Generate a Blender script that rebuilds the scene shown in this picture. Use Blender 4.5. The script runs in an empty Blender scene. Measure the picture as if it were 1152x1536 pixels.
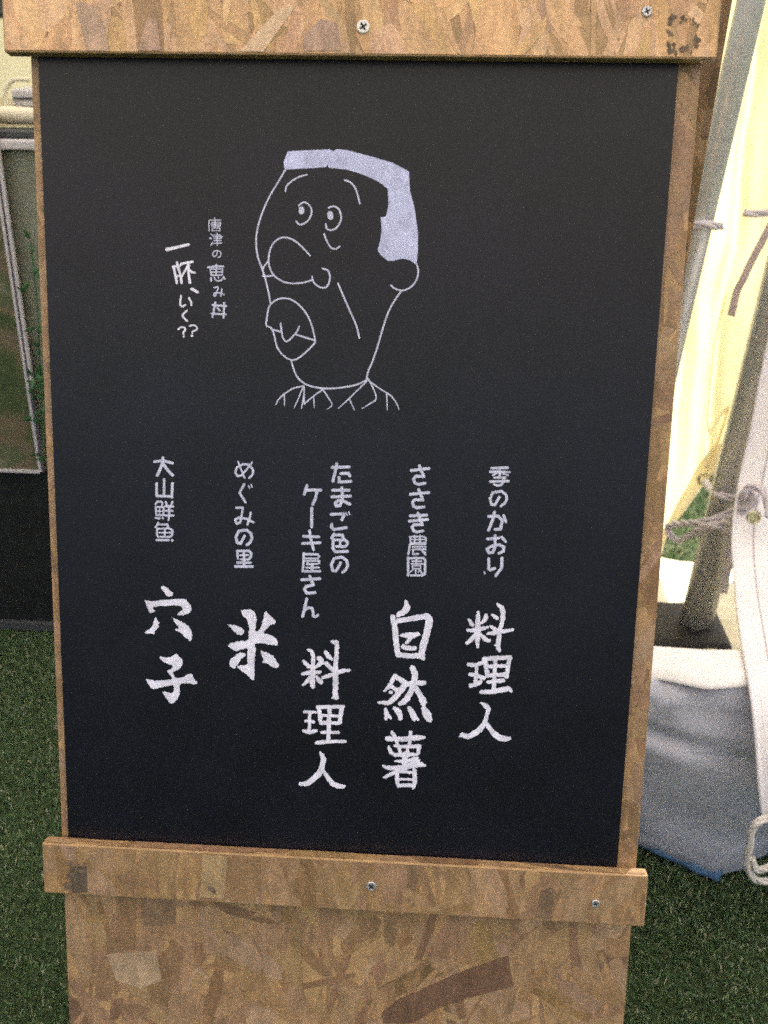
import bpy, math, random
import numpy as np
from mathutils import Matrix, Vector
random.seed(7); rng = np.random.default_rng(7)
S = bpy.context.scene
COL = S.collection

# ------------------------------------------------------------------ camera
F = 1393.0; CX, CY = 576.0, 768.0
R = np.array([[0.998117, 0.03486304, -0.05046806],
              [0.06091258, -0.46652239, 0.8824095],
              [0.007219, -0.88382206, -0.46776752]])   # rows: world axes seen from the camera (x right, y down, z ahead)
EYE = np.array([0.0, 0.0, 1.0])
cam = bpy.data.cameras.new('camera'); camo = bpy.data.objects.new('camera', cam); COL.objects.link(camo)
cam.sensor_fit = 'VERTICAL'; cam.sensor_height = 4.54; cam.lens = F / 1536 * 4.54
cam.clip_start = 0.02; cam.clip_end = 500
M = np.eye(4); M[:3, 0] = R @ [1, 0, 0]; M[:3, 1] = R @ [0, -1, 0]; M[:3, 2] = R @ [0, 0, -1]; M[:3, 3] = EYE
camo.matrix_world = Matrix(M.tolist())
cam.dof.use_dof = True; cam.dof.focus_distance = 0.76; cam.dof.aperture_fstop = 1.15
S.camera = camo

# ------------------------------------------------------------------ world, sun, exposure
SUN_EL, SUN_AZ = math.radians(47), math.radians(25)    # azimuth measured from +Y towards +X: the sun stands behind the tent wall, a little to the right
w = bpy.data.worlds.new('World'); S.world = w; w.use_nodes = True
nt = w.node_tree; nt.nodes.clear()
sky = nt.nodes.new('ShaderNodeTexSky'); sky.sky_type = 'NISHITA'; sky.sun_disc = False
sky.sun_elevation = SUN_EL; sky.sun_rotation = SUN_AZ; sky.dust_density = 4.0
bg = nt.nodes.new('ShaderNodeBackground'); bg.inputs['Strength'].default_value = 0.10
out = nt.nodes.new('ShaderNodeOutputWorld')
nt.links.new(sky.outputs[0], bg.inputs[0]); nt.links.new(bg.outputs[0], out.inputs[0])
sun = bpy.data.lights.new('sun', 'SUN'); sun.energy = 4.0; sun.angle = math.radians(0.6); sun.color = (1.0, 0.93, 0.80)
suno = bpy.data.objects.new('sun', sun); COL.objects.link(suno)
sd = Vector((math.sin(SUN_AZ) * math.cos(SUN_EL), math.cos(SUN_AZ) * math.cos(SUN_EL), math.sin(SUN_EL)))
suno.rotation_euler = sd.to_track_quat('Z', 'Y').to_euler(); suno.location = sd * 20
S.render.engine = 'CYCLES'
S.cycles.use_denoising = False
S.cycles.use_adaptive_sampling = True; S.cycles.adaptive_threshold = 0.05; S.cycles.adaptive_min_samples = 24
S.cycles.filter_width = 1.7
S.cycles.max_bounces = 8; S.cycles.transparent_max_bounces = 8
S.cycles.sample_clamp_indirect = 4.0
vs = S.view_settings
vs.view_transform = 'Standard'; vs.look = 'None'; vs.exposure = 1.35; vs.gamma = 1; vs.use_curve_mapping = False

# ------------------------------------------------------------------ helpers
def wr(x, y): return R @ np.array([(x - CX) / F, (y - CY) / F, 1.0])
def at_depth(x, y, d): return EYE + wr(x, y) * d
def at_z(x, y, z=0.0):
    r = wr(x, y); return EYE + r * (z - EYE[2]) / r[2]
def at_y(x, y, Y):
    r = wr(x, y); return EYE + r * Y / r[1]

def node_mat(name, base, rough=0.6, spec=0.5, noise=None, bump=None, trans=0.0, metal=0.0, wave=None, attr=None, sheen=0.0):
    """noise = (scale, amount, detail); bump = (scale, strength, distance)"""
    m = bpy.data.materials.new(name); m.use_nodes = True
    t = m.node_tree; b = t.nodes['Principled BSDF']; L = t.links.new
    b.inputs['Roughness'].default_value = rough; b.inputs['Specular IOR Level'].default_value = spec
    b.inputs['Metallic'].default_value = metal
    tc = t.nodes.new('ShaderNodeTexCoord')
    col = None
    rgb = t.nodes.new('ShaderNodeRGB'); rgb.outputs[0].default_value = (*base, 1); col = rgb.outputs[0]
    if attr:
        a = t.nodes.new('ShaderNodeAttribute'); a.attribute_name = attr; col = a.outputs['Color']
    if noise:
        nz = t.nodes.new('ShaderNodeTexNoise'); nz.inputs['Scale'].default_value = noise[0]; nz.inputs['Detail'].default_value = noise[2]
        if len(noise) > 3:
            mp = t.nodes.new('ShaderNodeMapping'); mp.inputs['Scale'].default_value = noise[3]; L(tc.outputs['Object'], mp.inputs[0]); L(mp.outputs[0], nz.inputs['Vector'])
        else: L(tc.outputs['Object'], nz.inputs['Vector'])
        mr = t.nodes.new('ShaderNodeMapRange'); mr.inputs[1].default_value = .25; mr.inputs[2].default_value = .75
        mr.inputs[3].default_value = 1 - noise[1]; mr.inputs[4].default_value = 1 + noise[1]; L(nz.outputs[0], mr.inputs[0])
        vm = t.nodes.new('ShaderNodeVectorMath'); vm.operation = 'SCALE'; L(col, vm.inputs[0]); L(mr.outputs[0], vm.inputs['Scale']); col = vm.outputs[0]
    if attr == 'tone' and name.startswith('osb'):
        for sc_, am, dt in ((34, .16, 5), (420, .20, 3)):
            nz = t.nodes.new('ShaderNodeTexNoise'); nz.inputs['Scale'].default_value = sc_; nz.inputs['Detail'].default_value = dt; nz.inputs['Distortion'].default_value = .4
            L(tc.outputs['Object'], nz.inputs['Vector'])
            mr = t.nodes.new('ShaderNodeMapRange'); mr.inputs[1].default_value = .25; mr.inputs[2].default_value = .75
            mr.inputs[3].default_value = 1 - am; mr.inputs[4].default_value = 1 + am; L(nz.outputs[0], mr.inputs[0])
            vm = t.nodes.new('ShaderNodeVectorMath'); vm.operation = 'SCALE'; L(col, vm.inputs[0]); L(mr.outputs[0], vm.inputs['Scale']); col = vm.outputs[0]
    L(col, b.inputs['Base Color'])
    if bump:
        nb = t.nodes.new('ShaderNodeTexNoise'); nb.inputs['Scale'].default_value = bump[0]; nb.inputs['Detail'].default_value = 4
        L(tc.outputs['Object'], nb.inputs['Vector'])
        bp = t.nodes.new('ShaderNodeBump'); bp.inputs['Strength'].default_value = bump[1]; bp.inputs['Distance'].default_value = bump[2]
        L(nb.outputs[0], bp.inputs['Height']); L(bp.outputs[0], b.inputs['Normal'])
    if trans:
        tr = t.nodes.new('ShaderNodeBsdfTranslucent'); L(col, tr.inputs[0])
        mx = t.nodes.new('ShaderNodeMixShader'); mx.inputs[0].default_value = trans
        L(b.outputs[0], mx.inputs[1]); L(tr.outputs[0], mx.inputs[2]); L(mx.outputs[0], t.nodes['Material Output'].inputs[0])
    return m

def mesh_obj(name, verts, faces, mat, parent=None, smooth=False, loc=None, kind=None, label=None):
    me = bpy.data.meshes.new(name)
    v = np.asarray(verts, float)
    org = np.array(parent['_o']) if parent is not None and '_o' in parent else (np.array(loc) if loc is not None else np.zeros(3))
    v = v - org
    me.from_pydata(v.tolist(), [], faces); me.validate(); me.update()
    if mat: me.materials.append(mat)
    if smooth:
        me.polygons.foreach_set('use_smooth', [True] * len(me.polygons))
    o = bpy.data.objects.new(name, me); COL.objects.link(o)
    if parent is not None:
        o.parent = parent; o['_o'] = list(org)
    else:
        o.location = org; o['_o'] = list(org)
    if kind: o['kind'] = kind
    if label: o['label'] = label
    return o

def thing(name, label, cat, loc, group=None):
    o = bpy.data.objects.new(name, None); COL.objects.link(o); o.location = loc; o['_o'] = list(loc)
    o.empty_display_size = .05
    o['label'] = label; o['category'] = cat
    if group: o['group'] = group
    return o
def tag(o, label, cat, group=None):
    o['label'] = label; o['category'] = cat
    if group: o['group'] = group
    return o
def bevel(o, wd=.002, seg=2):
    m = o.modifiers.new('bevel', 'BEVEL'); m.width = wd; m.segments = seg; m.limit_method = 'ANGLE'
    return o

def tube(pts, rad, n=12, cap=True, closed=False):
    P = [np.asarray(p, float) for p in pts]; N = len(P)
    rads = rad if hasattr(rad, '__len__') else [rad] * N
    V = []; Fc = []; prev = None
    for i in range(N):
        a = P[(i - 1) % N] if (i > 0 or closed) else P[0]; b = P[(i + 1) % N] if (i < N - 1 or closed) else P[-1]
        t = b - a; t /= np.linalg.norm(t)
        if prev is None:
            u = np.cross(t, [0.3, 0.1, 1.0]); 
        else: u = prev - t * (prev @ t)
        u /= np.linalg.norm(u); prev = u; v = np.cross(t, u)
        for k in range(n):
            an = 2 * math.pi * k / n; V.append(P[i] + rads[i] * (math.cos(an) * u + math.sin(an) * v))
    for i in range(N if closed else N - 1):
        j = (i + 1) % N
        for k in range(n): Fc.append((i * n + k, i * n + (k + 1) % n, j * n + (k + 1) % n, j * n + k))
    if cap and not closed:
        Fc.append(tuple(range(n))[::-1]); Fc.append(tuple((N - 1) * n + k for k in range(n)))
    return V, Fc
def smooth_path(P, sub=6):
    P = [np.asarray(p, float) for p in P]; o = []
    for i in range(len(P) - 1):
        a = P[max(i - 1, 0)]; b = P[i]; c = P[i + 1]; d = P[min(i + 2, len(P) - 1)]
        for k in range(sub):
            t = k / sub
            o.append(.5 * ((2 * b) + (c - a) * t + (2 * a - 5 * b + 4 * c - d) * t * t + (3 * b - a - 3 * c + d) * t ** 3))
    o.append(P[-1]); return o
def box(c0, c1):
    (x0, y0, z0), (x1, y1, z1) = c0, c1
    V = [(x0, y0, z0), (x1, y0, z0), (x1, y1, z0), (x0, y1, z0), (x0, y0, z1), (x1, y0, z1), (x1, y1, z1), (x0, y1, z1)]
    Fc = [(0, 3, 2, 1), (4, 5, 6, 7), (0, 1, 5, 4), (1, 2, 6, 5), (2, 3, 7, 6), (3, 0, 4, 7)]
    return V, Fc
def join(*parts):
    V = []; Fc = []
    for v, f in parts:
        n = len(V); V += list(v); Fc += [tuple(i + n for i in q) for q in f]
    return V, Fc
def grid_mesh(fn, nu, nv):
    V = [fn(i / nu, j / nv) for j in range(nv + 1) for i in range(nu + 1)]
    Fc = [(j * (nu + 1) + i, j * (nu + 1) + i + 1, (j + 1) * (nu + 1) + i + 1, (j + 1) * (nu + 1) + i) for j in range(nv) for i in range(nu)]
    return V, Fc
def fbm(x, y, seed=0):
    v = 0; a = 1; f = 1
    r = random.Random(seed)
    for _ in range(5):
        p, q, s, u = (r.uniform(0, 6.28) for _ in range(4))
        th = r.uniform(0, 3.14)
        v += a * math.sin(f * (x * math.cos(th) + y * math.sin(th)) + p) * math.cos(f * .8 * (x * math.sin(th) - y * math.cos(th)) + q)
        a *= .55; f *= 1.9
    return v

# ------------------------------------------------------------------ materials
m_osb = node_mat('osb_core', (0.42, 0.26, 0.13), .5, .5, (60, .25, 5), (300, .25, .0006))
m_chip = node_mat('osb_strand', (0.5, .3, .16), .48, .5, (130, .24, 6, (1, 1, .12)), (350, .2, .0004), attr='tone')
m_black = node_mat('blackboard_face', (0.0042, 0.0042, 0.0095), .36, .36, (16, .45, 6), (500, .12, .0003))
m_mark = node_mat('white_marker', (0.56, 0.57, 0.76), .7, .3, (160, .22, 6))
m_brush = node_mat('white_brush_paint', (0.76, 0.75, 0.92), .7, .3, (120, .20, 6))
m_hair = node_mat('lavender_fill', (0.52, 0.54, 0.80), .7, .3, (130, .22, 6, (1, 1, .5)))
m_screw = node_mat('screw_zinc', (0.55, 0.55, 0.58), .35, .5, metal=.7)
m_screww = node_mat('screw_white', (0.80, 0.78, 0.74), .4, .5)
m_slot = node_mat('screw_slot', (0.02, 0.02, 0.02), .8, .2)
m_stain = node_mat('dark_stain', (0.17, 0.125, 0.09), .8, .2, (180, .5, 5))
m_turf = node_mat('turf_backing', (0.045, 0.068, 0.030), .9, .2, (60, .4, 6), (400, .8, .004))
m_blade = node_mat('turf_blade', (0.05, .09, .03), .5, .4, attr='tone', trans=.25)
m_tarp = node_mat('yellow_tarp', (0.92, 0.84, 0.55), .55, .3, (3, .05, 4), (40, .15, .004), trans=.72)
m_tarpl = node_mat('cream_tent_wall', (0.60, 0.55, 0.36), .6, .3, (3, .08, 4), (30, .15, .004), trans=.30)
m_added_canopy = node_mat('added_canopy_white', (0.84, 0.78, 0.71), .6, .3, trans=.6)
m_white = node_mat('white_tarp', (0.84, 0.81, 0.86), .55, .4, (8, .07, 5), (150, .25, .001), trans=.18)
m_steel = node_mat('galvanised_steel', (0.50, 0.50, 0.49), .30, .6, (45, .12, 6), metal=.25)
m_rope = node_mat('grey_rope', (0.56, 0.52, 0.56), .85, .2, (400, .25, 3), (900, .8, .001))
m_ropew = node_mat('white_rope', (0.62, 0.58, 0.56), .85, .2, (400, .2, 3), (900, .8, .001))
m_strap = node_mat('tan_strap', (0.34, 0.28, 0.27), .85, .2, (200, .2, 3), (500, .5, .001))
m_bag = node_mat('weight_bag_fabric', (0.45, 0.46, 0.54), .4, .45, (10, .12, 6), (60, .4, .004), trans=.05)
m_trim = node_mat('blue_trim', (0.09, 0.18, 0.32), .6, .4, (60, .15, 4))
m_rubber = node_mat('black_rubber', (0.015, 0.014, 0.015), .6, .4)
m_sheet = node_mat('cream_ground_sheet', (0.72, 0.66, 0.50), .6, .3, (10, .08, 5), (60, .4, .006))
m_brass = node_mat('brass_eyelet', (0.50, 0.46, 0.30), .3, .6, metal=.9)
m_dpanel = node_mat('display_panel', (0.20, 0.21, 0.165), .5, .5, (6, .35, 6))
m_dblack = node_mat('black_stand', (0.012, 0.012, 0.013), .55, .4, (20, .3, 4))
m_frame = node_mat('white_frame', (0.55, 0.53, 0.56), .5, .4)
m_fgap = node_mat('frame_gap', (0.10, 0.085, 0.11), .6, .3)
m_cloth = node_mat('cream_cloth', (0.72, 0.66, 0.52), .8, .2, (20, .1, 4), (60, .3, .003))
m_leaf = node_mat('plant_leaf', (0.05, 0.13, 0.05), .5, .4, (40, .3, 3), trans=.2)
m_dark = node_mat('dark_grey_plastic', (0.06, 0.065, 0.07), .5, .4)

def poster_mat():
    m = bpy.data.materials.new('landscape_poster'); m.use_nodes = True; t = m.node_tree; b = t.nodes['Principled BSDF']; L = t.links.new
    b.inputs['Roughness'].default_value = .35
    tc = t.nodes.new('ShaderNodeTexCoord'); nz = t.nodes.new('ShaderNodeTexNoise'); nz.inputs['Scale'].default_value = 9; nz.inputs['Detail'].default_value = 7
    nz.inputs['Distortion'].default_value = .6
    L(tc.outputs['Object'], nz.inputs['Vector'])
    cr = t.nodes.new('ShaderNodeValToRGB'); e = cr.color_ramp.elements
    e[0].position = .3; e[0].color = (.035, .07, .03, 1); e[1].position = .72; e[1].color = (.22, .20, .15, 1)
    for p, c in ((.42, (.08, .10, .045, 1)), (.50, (.17, .13, .09, 1)), (.58, (.10, .12, .06, 1))):
        q = e.new(p); q.color = c
    L(nz.outputs[0], cr.inputs[0]); L(cr.outputs[0], b.inputs['Base Color'])
    return m
m_poster = poster_mat()

# ------------------------------------------------------------------ ground
v, f = grid_mesh(lambda a, b: (-60 + 120 * a, -60 + 120 * b, 0.0), 12, 12)
g = mesh_obj('turf_ground', v, f, m_turf); g['kind'] = 'structure'
def turf(name, regions, label):
    V = []; T = []; C = []; nv = 0
    cols = np.array([(0.034, 0.062, 0.026), (0.050, 0.080, 0.034), (0.028, 0.05, 0.025), (0.09, 0.11, 0.06), (0.17, 0.17, 0.12), (0.02, .04, .02)])
    for (x0, x1, y0, y1, n, h, wd) in regions:
        p = rng.uniform((x0, y0), (x1, y1), (n, 2)); a = rng.uniform(0, 2 * np.pi, n); hh = h * rng.uniform(.5, 1.3, n)
        le = rng.uniform(0, 2 * np.pi, n); lm = rng.uniform(.2, 1.1, n) * h
        ww = wd * rng.uniform(.6, 1.3, n)
        d = np.stack([np.cos(a), np.sin(a)], 1) * ww[:, None] * .5
        l = np.stack([np.cos(le), np.sin(le)], 1) * lm[:, None]
        b0 = np.c_[p - d, np.full(n, .0005)]; b1 = np.c_[p + d, np.full(n, .0005)]
        m0 = np.c_[p - d * .8 + l * .4, hh * .7]; m1 = np.c_[p + d * .8 + l * .4, hh * .7]; tp = np.c_[p + l, hh]
        V.append(np.stack([b0, b1, m1, m0, tp], 1).reshape(-1, 3))
        i = nv + 5 * np.arange(n)[:, None]
        T += np.c_[i, i + 1, i + 2, i + 3].tolist(); T += np.c_[i + 3, i + 2, i + 4].tolist()
        nv += 5 * n
        c = cols[rng.choice(6, n, p=[.27, .25, .2, .14, .06, .08])] * rng.uniform(2.1, 3.2, n)[:, None]
        C.append(np.repeat(c, 5, 0))
    o = mesh_obj(name, np.concatenate(V), T, m_blade, kind='stuff')
    at = o.data.color_attributes.new('tone', 'FLOAT_COLOR', 'POINT')
    at.data.foreach_set('color', np.c_[np.concatenate(C), np.ones(nv)].ravel())
    o['label'] = label
    return o
turf('turf_blades', [(-1.35, -.15, .50, 1.42, 120000, .0075, .0018), (.08, .75, .50, 1.35, 80000, .0075, .0018), (.35, 1.6, 1.35, 3.2, 26000, .014, .004),
                     (-1.2, .2, .3, .5, 12000, .0075, .0018)], 'short artificial turf blades')

# ------------------------------------------------------------------ signboard
LEAN = math.radians(17.565)
TL = EYE + wr(57, 87) * 0.6615
UP = np.array([0, math.sin(LEAN), math.cos(LEAN)]); NB = np.array([0, -math.cos(LEAN), math.sin(LEAN)]); UX = np.array([1., 0, 0])
def bp(u, v, n=0.0): return TL + UX * u + UP * v + NB * n         # point on the blackboard: right, up, out of the face
def board_uv(px, py):
    r = wr(px, py); t = (NB @ (TL - EYE)) / (NB @ r); q = EYE + r * t - TL; return float(q[0]), float(q @ UP)
FOOT = -1.0222
sign = thing('signboard', 'freestanding chipboard signboard with a hand lettered blackboard between two wooden cross bars', 'signboard', tuple(bp(.235, FOOT)))

def bbox(u0, u1, v0, v1, n0, n1):
    V = [bp(u, v, n) for n in (n0, n1) for (u, v) in ((u0, v0), (u1, v0), (u1, v1), (u0, v1))]
    return V, [(3, 2, 1, 0), (4, 5, 6, 7), (0, 1, 5, 4), (1, 2, 6, 5), (2, 3, 7, 6), (3, 0, 4, 7)]

TONES = [(.52, .34, .19), (.46, .29, .15), (.58, .39, .23), (.40, .24, .12), (.50, .33, .20), (.62, .44, .28), (.33, .19, .10), (.54, .36, .18)]
def clip(poly, u0, u1, v0, v1):
    for ax, lim, sg in ((0, u0, 1), (0, u1, -1), (1, v0, 1), (1, v1, -1)):
        o = []
        for i in range(len(poly)):
            a = poly[i - 1]; b = poly[i]; da = sg * (a[ax] - lim); db = sg * (b[ax] - lim)
            if (da >= 0) != (db >= 0):
                t = da / (da - db); o.append((a[0] + (b[0] - a[0]) * t, a[1] + (b[1] - a[1]) * t))
            if db >= 0: o.append(b)
        poly = o
        if len(poly) < 3: return []
    return poly
def strands(parent, u0, u1, v0, v1, n, fn, ang0, angs, seed, lmin=.03, lmax=.10, gain=.70):
    """thin wood strands pressed flat into the sheet; fn(u,v,h) gives the point on the face"""
    r = random.Random(seed); V = []; Fc = []; C = []
    for k in range(n):
        cu = r.uniform(u0 - .01, u1 + .01); cv = r.uniform(v0 - .01, v1 + .01); L = r.uniform(lmin, lmax) / 2; W = r.uniform(.003, .013)
        if r.random() < .35: W *= .35
        a = r.gauss(ang0, angs); ca, sa = math.cos(a), math.sin(a)
        m = r.randint(3, 5); top = []; bot = []
        for j in range(m + 1):
            s = -L + 2 * L * j / m; k1 = r.uniform(.75, 1.05)
            if j in (0, m): k1 *= r.uniform(.25, .9)
            top.append((s + (r.uniform(-.006, .006) if j in (0, m) else 0), W * k1)); bot.append((s + (r.uniform(-.006, .006) if j in (0, m) else 0), -W * r.uniform(.75, 1.05) * (r.uniform(.3, 1) if j in (0, m) else 1)))
        poly = [(cu + x * ca - y * sa, cv + x * sa + y * ca) for x, y in bot + top[::-1]]
        poly = clip(poly, u0 + .0004, u1 - .0004, v0 + .0004, v1 - .0004)
        if len(poly) < 3: continue
        h = .00008 + .00045 * r.random(); i0 = len(V)
        tl = r.uniform(-.004, .004)
        for (x, y) in poly: V.append(fn(x, y, h + tl * (x - cu) * .3))
        Fc.append(tuple(range(i0, len(V))))
        c = [.66 * a + .34 * b for a, b in zip((.455, .272, .145), TONES[r.randrange(len(TONES))])]; g_ = gain * r.uniform(.84, 1.12)
        if r.random() < .05: g_ *= .68
        C += [(c[0] * g_, c[1] * g_ * r.uniform(.96, 1.03), c[2] * g_ * r.uniform(.85, 1.15), 1)] * len(poly)
    o = mesh_obj('wood_strands', V, Fc, m_chip, parent, kind='stuff')
    at = o.data.color_attributes.new('tone', 'FLOAT_COLOR', 'POINT')
    at.data.foreach_set('color', np.array(C[:len(o.data.vertices)]).ravel())
    return o

# back sheet of chipboard
T_BLK = .004; T_BAR = .0115
back = mesh_obj('back_panel', *bbox(-.0068, .4660, FOOT + .002, .085, -T_BLK - .012, -T_BLK), m_osb, sign)
strands(back, -.0068, .4660, FOOT + .002, .085, 2600, lambda u, v, h: bp(u, v, -T_BLK + h), math.pi / 2, .75, 3, .018, .08)
# rear leg of the stand, hinged at the top
def rp(u, s_, n):
    a = np.array([TL[0] + u, .842, 1.06]); b = np.array([TL[0] + u, .900, .002]); d = (b - a) / np.linalg.norm(b - a); nn = -np.cross(d, UX); nn = nn if nn[1] < 0 else -nn
    return a + (b - a) * s_ + nn * n
V = [rp(u, s_, n) for n in (-.012, 0) for (u, s_) in ((.02, 1), (.512, 1), (.512, 0), (.02, 0))]
rear = mesh_obj('rear_panel', V, [(3, 2, 1, 0), (4, 5, 6, 7), (0, 1, 5, 4), (1, 2, 6, 5), (2, 3, 7, 6), (3, 0, 4, 7)], m_osb, sign)
strands(rear, .44, .512, 0, 1.05, 420, lambda u, v, h: rp(u, v / 1.06, h), math.pi / 2, .6, 77, .02, .08, gain=.66)
hz = np.array(bp(.235, .075, -.03))
mesh_obj('hinge_batten', *box((TL[0] + .03, hz[1] - .012, hz[2] + .005), (TL[0] + .45, .835, hz[2] + .030)), m_osb, sign)

black = mesh_obj('blackboard', *bbox(0, .450, -.618, .012, -T_BLK + .0008, 0), m_black, sign)

def bar(u0, u1, v0, v1, seed, n, gain):
    o = mesh_obj('cross_bar', *bbox(u0, u1, v0, v1, .0004, T_BAR), m_osb, sign); bevel(o, .0012, 2)
    strands(o, u0 + .001, u1 - .001, v0 + .001, v1 - .001, n, lambda u, v, h: bp(u, v, T_BAR + h), math.pi / 2 + .1, .45, seed, .03, .09, gain)
    return o
TB = (-.0195, .4725, .0004, .092)
BB = (-.0175, .4725, -.6475, -.6028)
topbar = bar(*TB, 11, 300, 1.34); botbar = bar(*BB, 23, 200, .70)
# edge grain of the cut top of the lower bar
strands(botbar, BB[0] + .001, BB[1] - .001, .0012, T_BAR - .0008, 60, lambda u, v, h: bp(u, BB[3] + h, v), 0, .12, 5, .02, .06)

def on_bar(px, py, n=T_BAR):
    r = wr(px, py); o = TL + NB * n; t = (NB @ (o - EYE)) / (NB @ r); q = EYE + r * t - o; return float(q[0]), float(q @ UP)
# a few broad dark strands that stand out
def dark_strand(parent, pts, n, tone, h=.0007, side=None):
    P = [on_bar(x, y, n) for x, y in pts]; lim = {'t': TB, 'b': BB}.get(side); P = clip(P, lim[0] + .001, lim[1] - .001, lim[2] + .001, lim[3] - .001) if lim else P
    V = [bp(u, v, n + h) for u, v in P] + [bp(u, v, n + h - .0005) for u, v in P]; k = len(P)
    # make sure the front faces out
    Fc = [tuple(range(k)), tuple(range(2 * k - 1, k - 1, -1))] + [(i, (i + 1) % k, (i + 1) % k + k, i + k) for i in range(k)]
    o = mesh_obj('wood_strand', V, Fc, m_chip, parent)
    at = o.data.color_attributes.new('tone', 'FLOAT_COLOR', 'POINT'); at.data.foreach_set('color', np.tile((*tone, 1), (2 * k, 1)).ravel())
    return o
nbk = -T_BLK
for pts, tn in (([(572, 1519), (600, 1497), (690, 1458), (762, 1432), (765, 1455), (771, 1478), (700, 1497), (655, 1512), (620, 1534), (575, 1534)], (.17, .095, .06)),
                ([(645, 1372), (656, 1370), (650, 1395), (632, 1440), (622, 1438), (636, 1400)], (.22, .13, .075)),
                ([(575, 1372), (602, 1372), (590, 1420), (578, 1415)], (.24, .15, .08)),
                ([(853, 1380), (866, 1380), (868, 1440), (857, 1455), (854, 1420)], (.24, .14, .085)),
                ([(175, 1345), (205, 1345), (202, 1425), (176, 1420)], (.27, .16, .085)),
                ([(212, 1346), (265, 1346), (262, 1385), (214, 1390)], (.24, .15, .09)),
                ([(160, 1430), (235, 1425), (243, 1470), (210, 1482), (175, 1470)], (.40, .28, .18)),
                ([(690, 1382), (704, 1384), (694, 1435), (684, 1440)], (.28, .17, .10))):
    dark_strand(back, pts, nbk, tn)
for pts, tn, pr in (([(812, 1335), (828, 1330), (836, 1340), (826, 1378), (803, 1376)], (.20, .13, .08), botbar),
                    ([(345, 1284), (402, 1290), (383, 1352), (338, 1348)], (.28, .17, .09), botbar),
                    ([(304, 1281), (342, 1285), (336, 1348), (300, 1345)], (.38, .26, .14), botbar),
                    ([(105, 1300), (130, 1298), (132, 1338), (108, 1338)], (.12, .09, .065), botbar),
                    ([(207, 76), (222, 26), (236, 30), (242, 76)], (.44, .28, .20), topbar),
                    ([(130, 76), (112, 2), (140, 8), (158, 40), (165, 77)], (.47, .31, .22), topbar),
                    ([(455, 55), (480, 28), (505, 35), (512, 76), (458, 77)], (.46, .30, .22), topbar),
                    ([(360, 77), (420, 12), (445, 8), (395, 78)], (.66, .46, .30), topbar)):
    dark_strand(pr, pts, T_BAR, tn, side='t' if pr is topbar else 'b')
# smudged ink stamp near the right end of the top bar and on the left end of the lower bar
def blot(parent, x0, y0, x1, y1, n, cnt, seed, nrm=T_BAR):
    r = random.Random(seed); V = []; Fc = []
    for k in range(cnt):
        cx, cy = r.uniform(x0, x1), r.uniform(y0, y1); rr = r.uniform(.8, 3.6)
        m = 9; i0 = len(V); h = .00075 + r.random() * .0003
        for j in range(m):
            a = 2 * math.pi * j / m; q = rr * r.uniform(.6, 1.3); u, vv = on_bar(cx + q * math.cos(a), cy + q * math.sin(a) * 1.3, nrm); V.append(bp(u, vv, nrm + h))
        Fc.append(tuple(range(i0, i0 + m))[::-1])
    o = mesh_obj(n, V, Fc, m_stain, parent, kind='stuff'); return o
blot(topbar, 1002, 24, 1012, 78, 'ink_smudge', 22, 1); blot(topbar, 1040, 34, 1048, 70, 'ink_smudge', 15, 2); blot(topbar, 1004, 24, 1046, 34, 'ink_smudge', 12, 4); blot(topbar, 1010, 70, 1040, 80, 'ink_smudge', 10, 41)
blot(botbar, 98, 1292, 130, 1332, 'ink_smudge', 26, 3); blot(botbar, 312, 1327, 322, 1337, 'knot', 10, 6)

def screw(parent, px, py, rad, mat, n=T_BAR):
    u, v = on_bar(px, py, n); V = []; Fc = []
    rings = [(1.0, .0003), (1.0, .0011), (.85, .0016), (.4, .0014), (.0, .0012)]; K = 20
    for (k, h) in rings[:-1]:
        for j in range(K): a = 2 * math.pi * j / K; V.append(bp(u + rad * k * math.cos(a), v + rad * k * math.sin(a), n + h + .0004))
    for i in range(3):
        for j in range(K): Fc.append((i * K + j, i * K + (j + 1) % K, (i + 1) * K + (j + 1) % K, (i + 1) * K + j))
    Fc.append(tuple(3 * K + j for j in range(K)))
    o = mesh_obj('screw', V, Fc, mat, parent, smooth=False)
    a = random.uniform(.3, 1.2); X = []; Y = []
    for b in (a, a + math.pi / 2):
        i = len(X); c, s = math.cos(b), math.sin(b)
        for (p, q) in ((-.62, -.13), (.62, -.13), (.62, .13), (-.62, .13)):
            X.append(bp(u + rad * (p * c - q * s), v + rad * (p * s + q * c), n + .00215 + .00005 * len(Y)))
        Y.append((i, i + 1, i + 2, i + 3))
    mesh_obj('screw_cross', X, Y, m_slot, sign)
    return o
def screw_fix(parent, *a):
    o = screw(parent, *a); c = [x for x in bpy.data.objects if x.name.startswith('screw_cross')][-1]
    return o
screw(sign, 545, 41, .0044, m_screww); screw(sign, 970, 18, .0034, m_screw); screw(sign, 557, 1328, .0040, m_screw); screw(sign, 893, 1354, .0034, m_screw)

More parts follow.
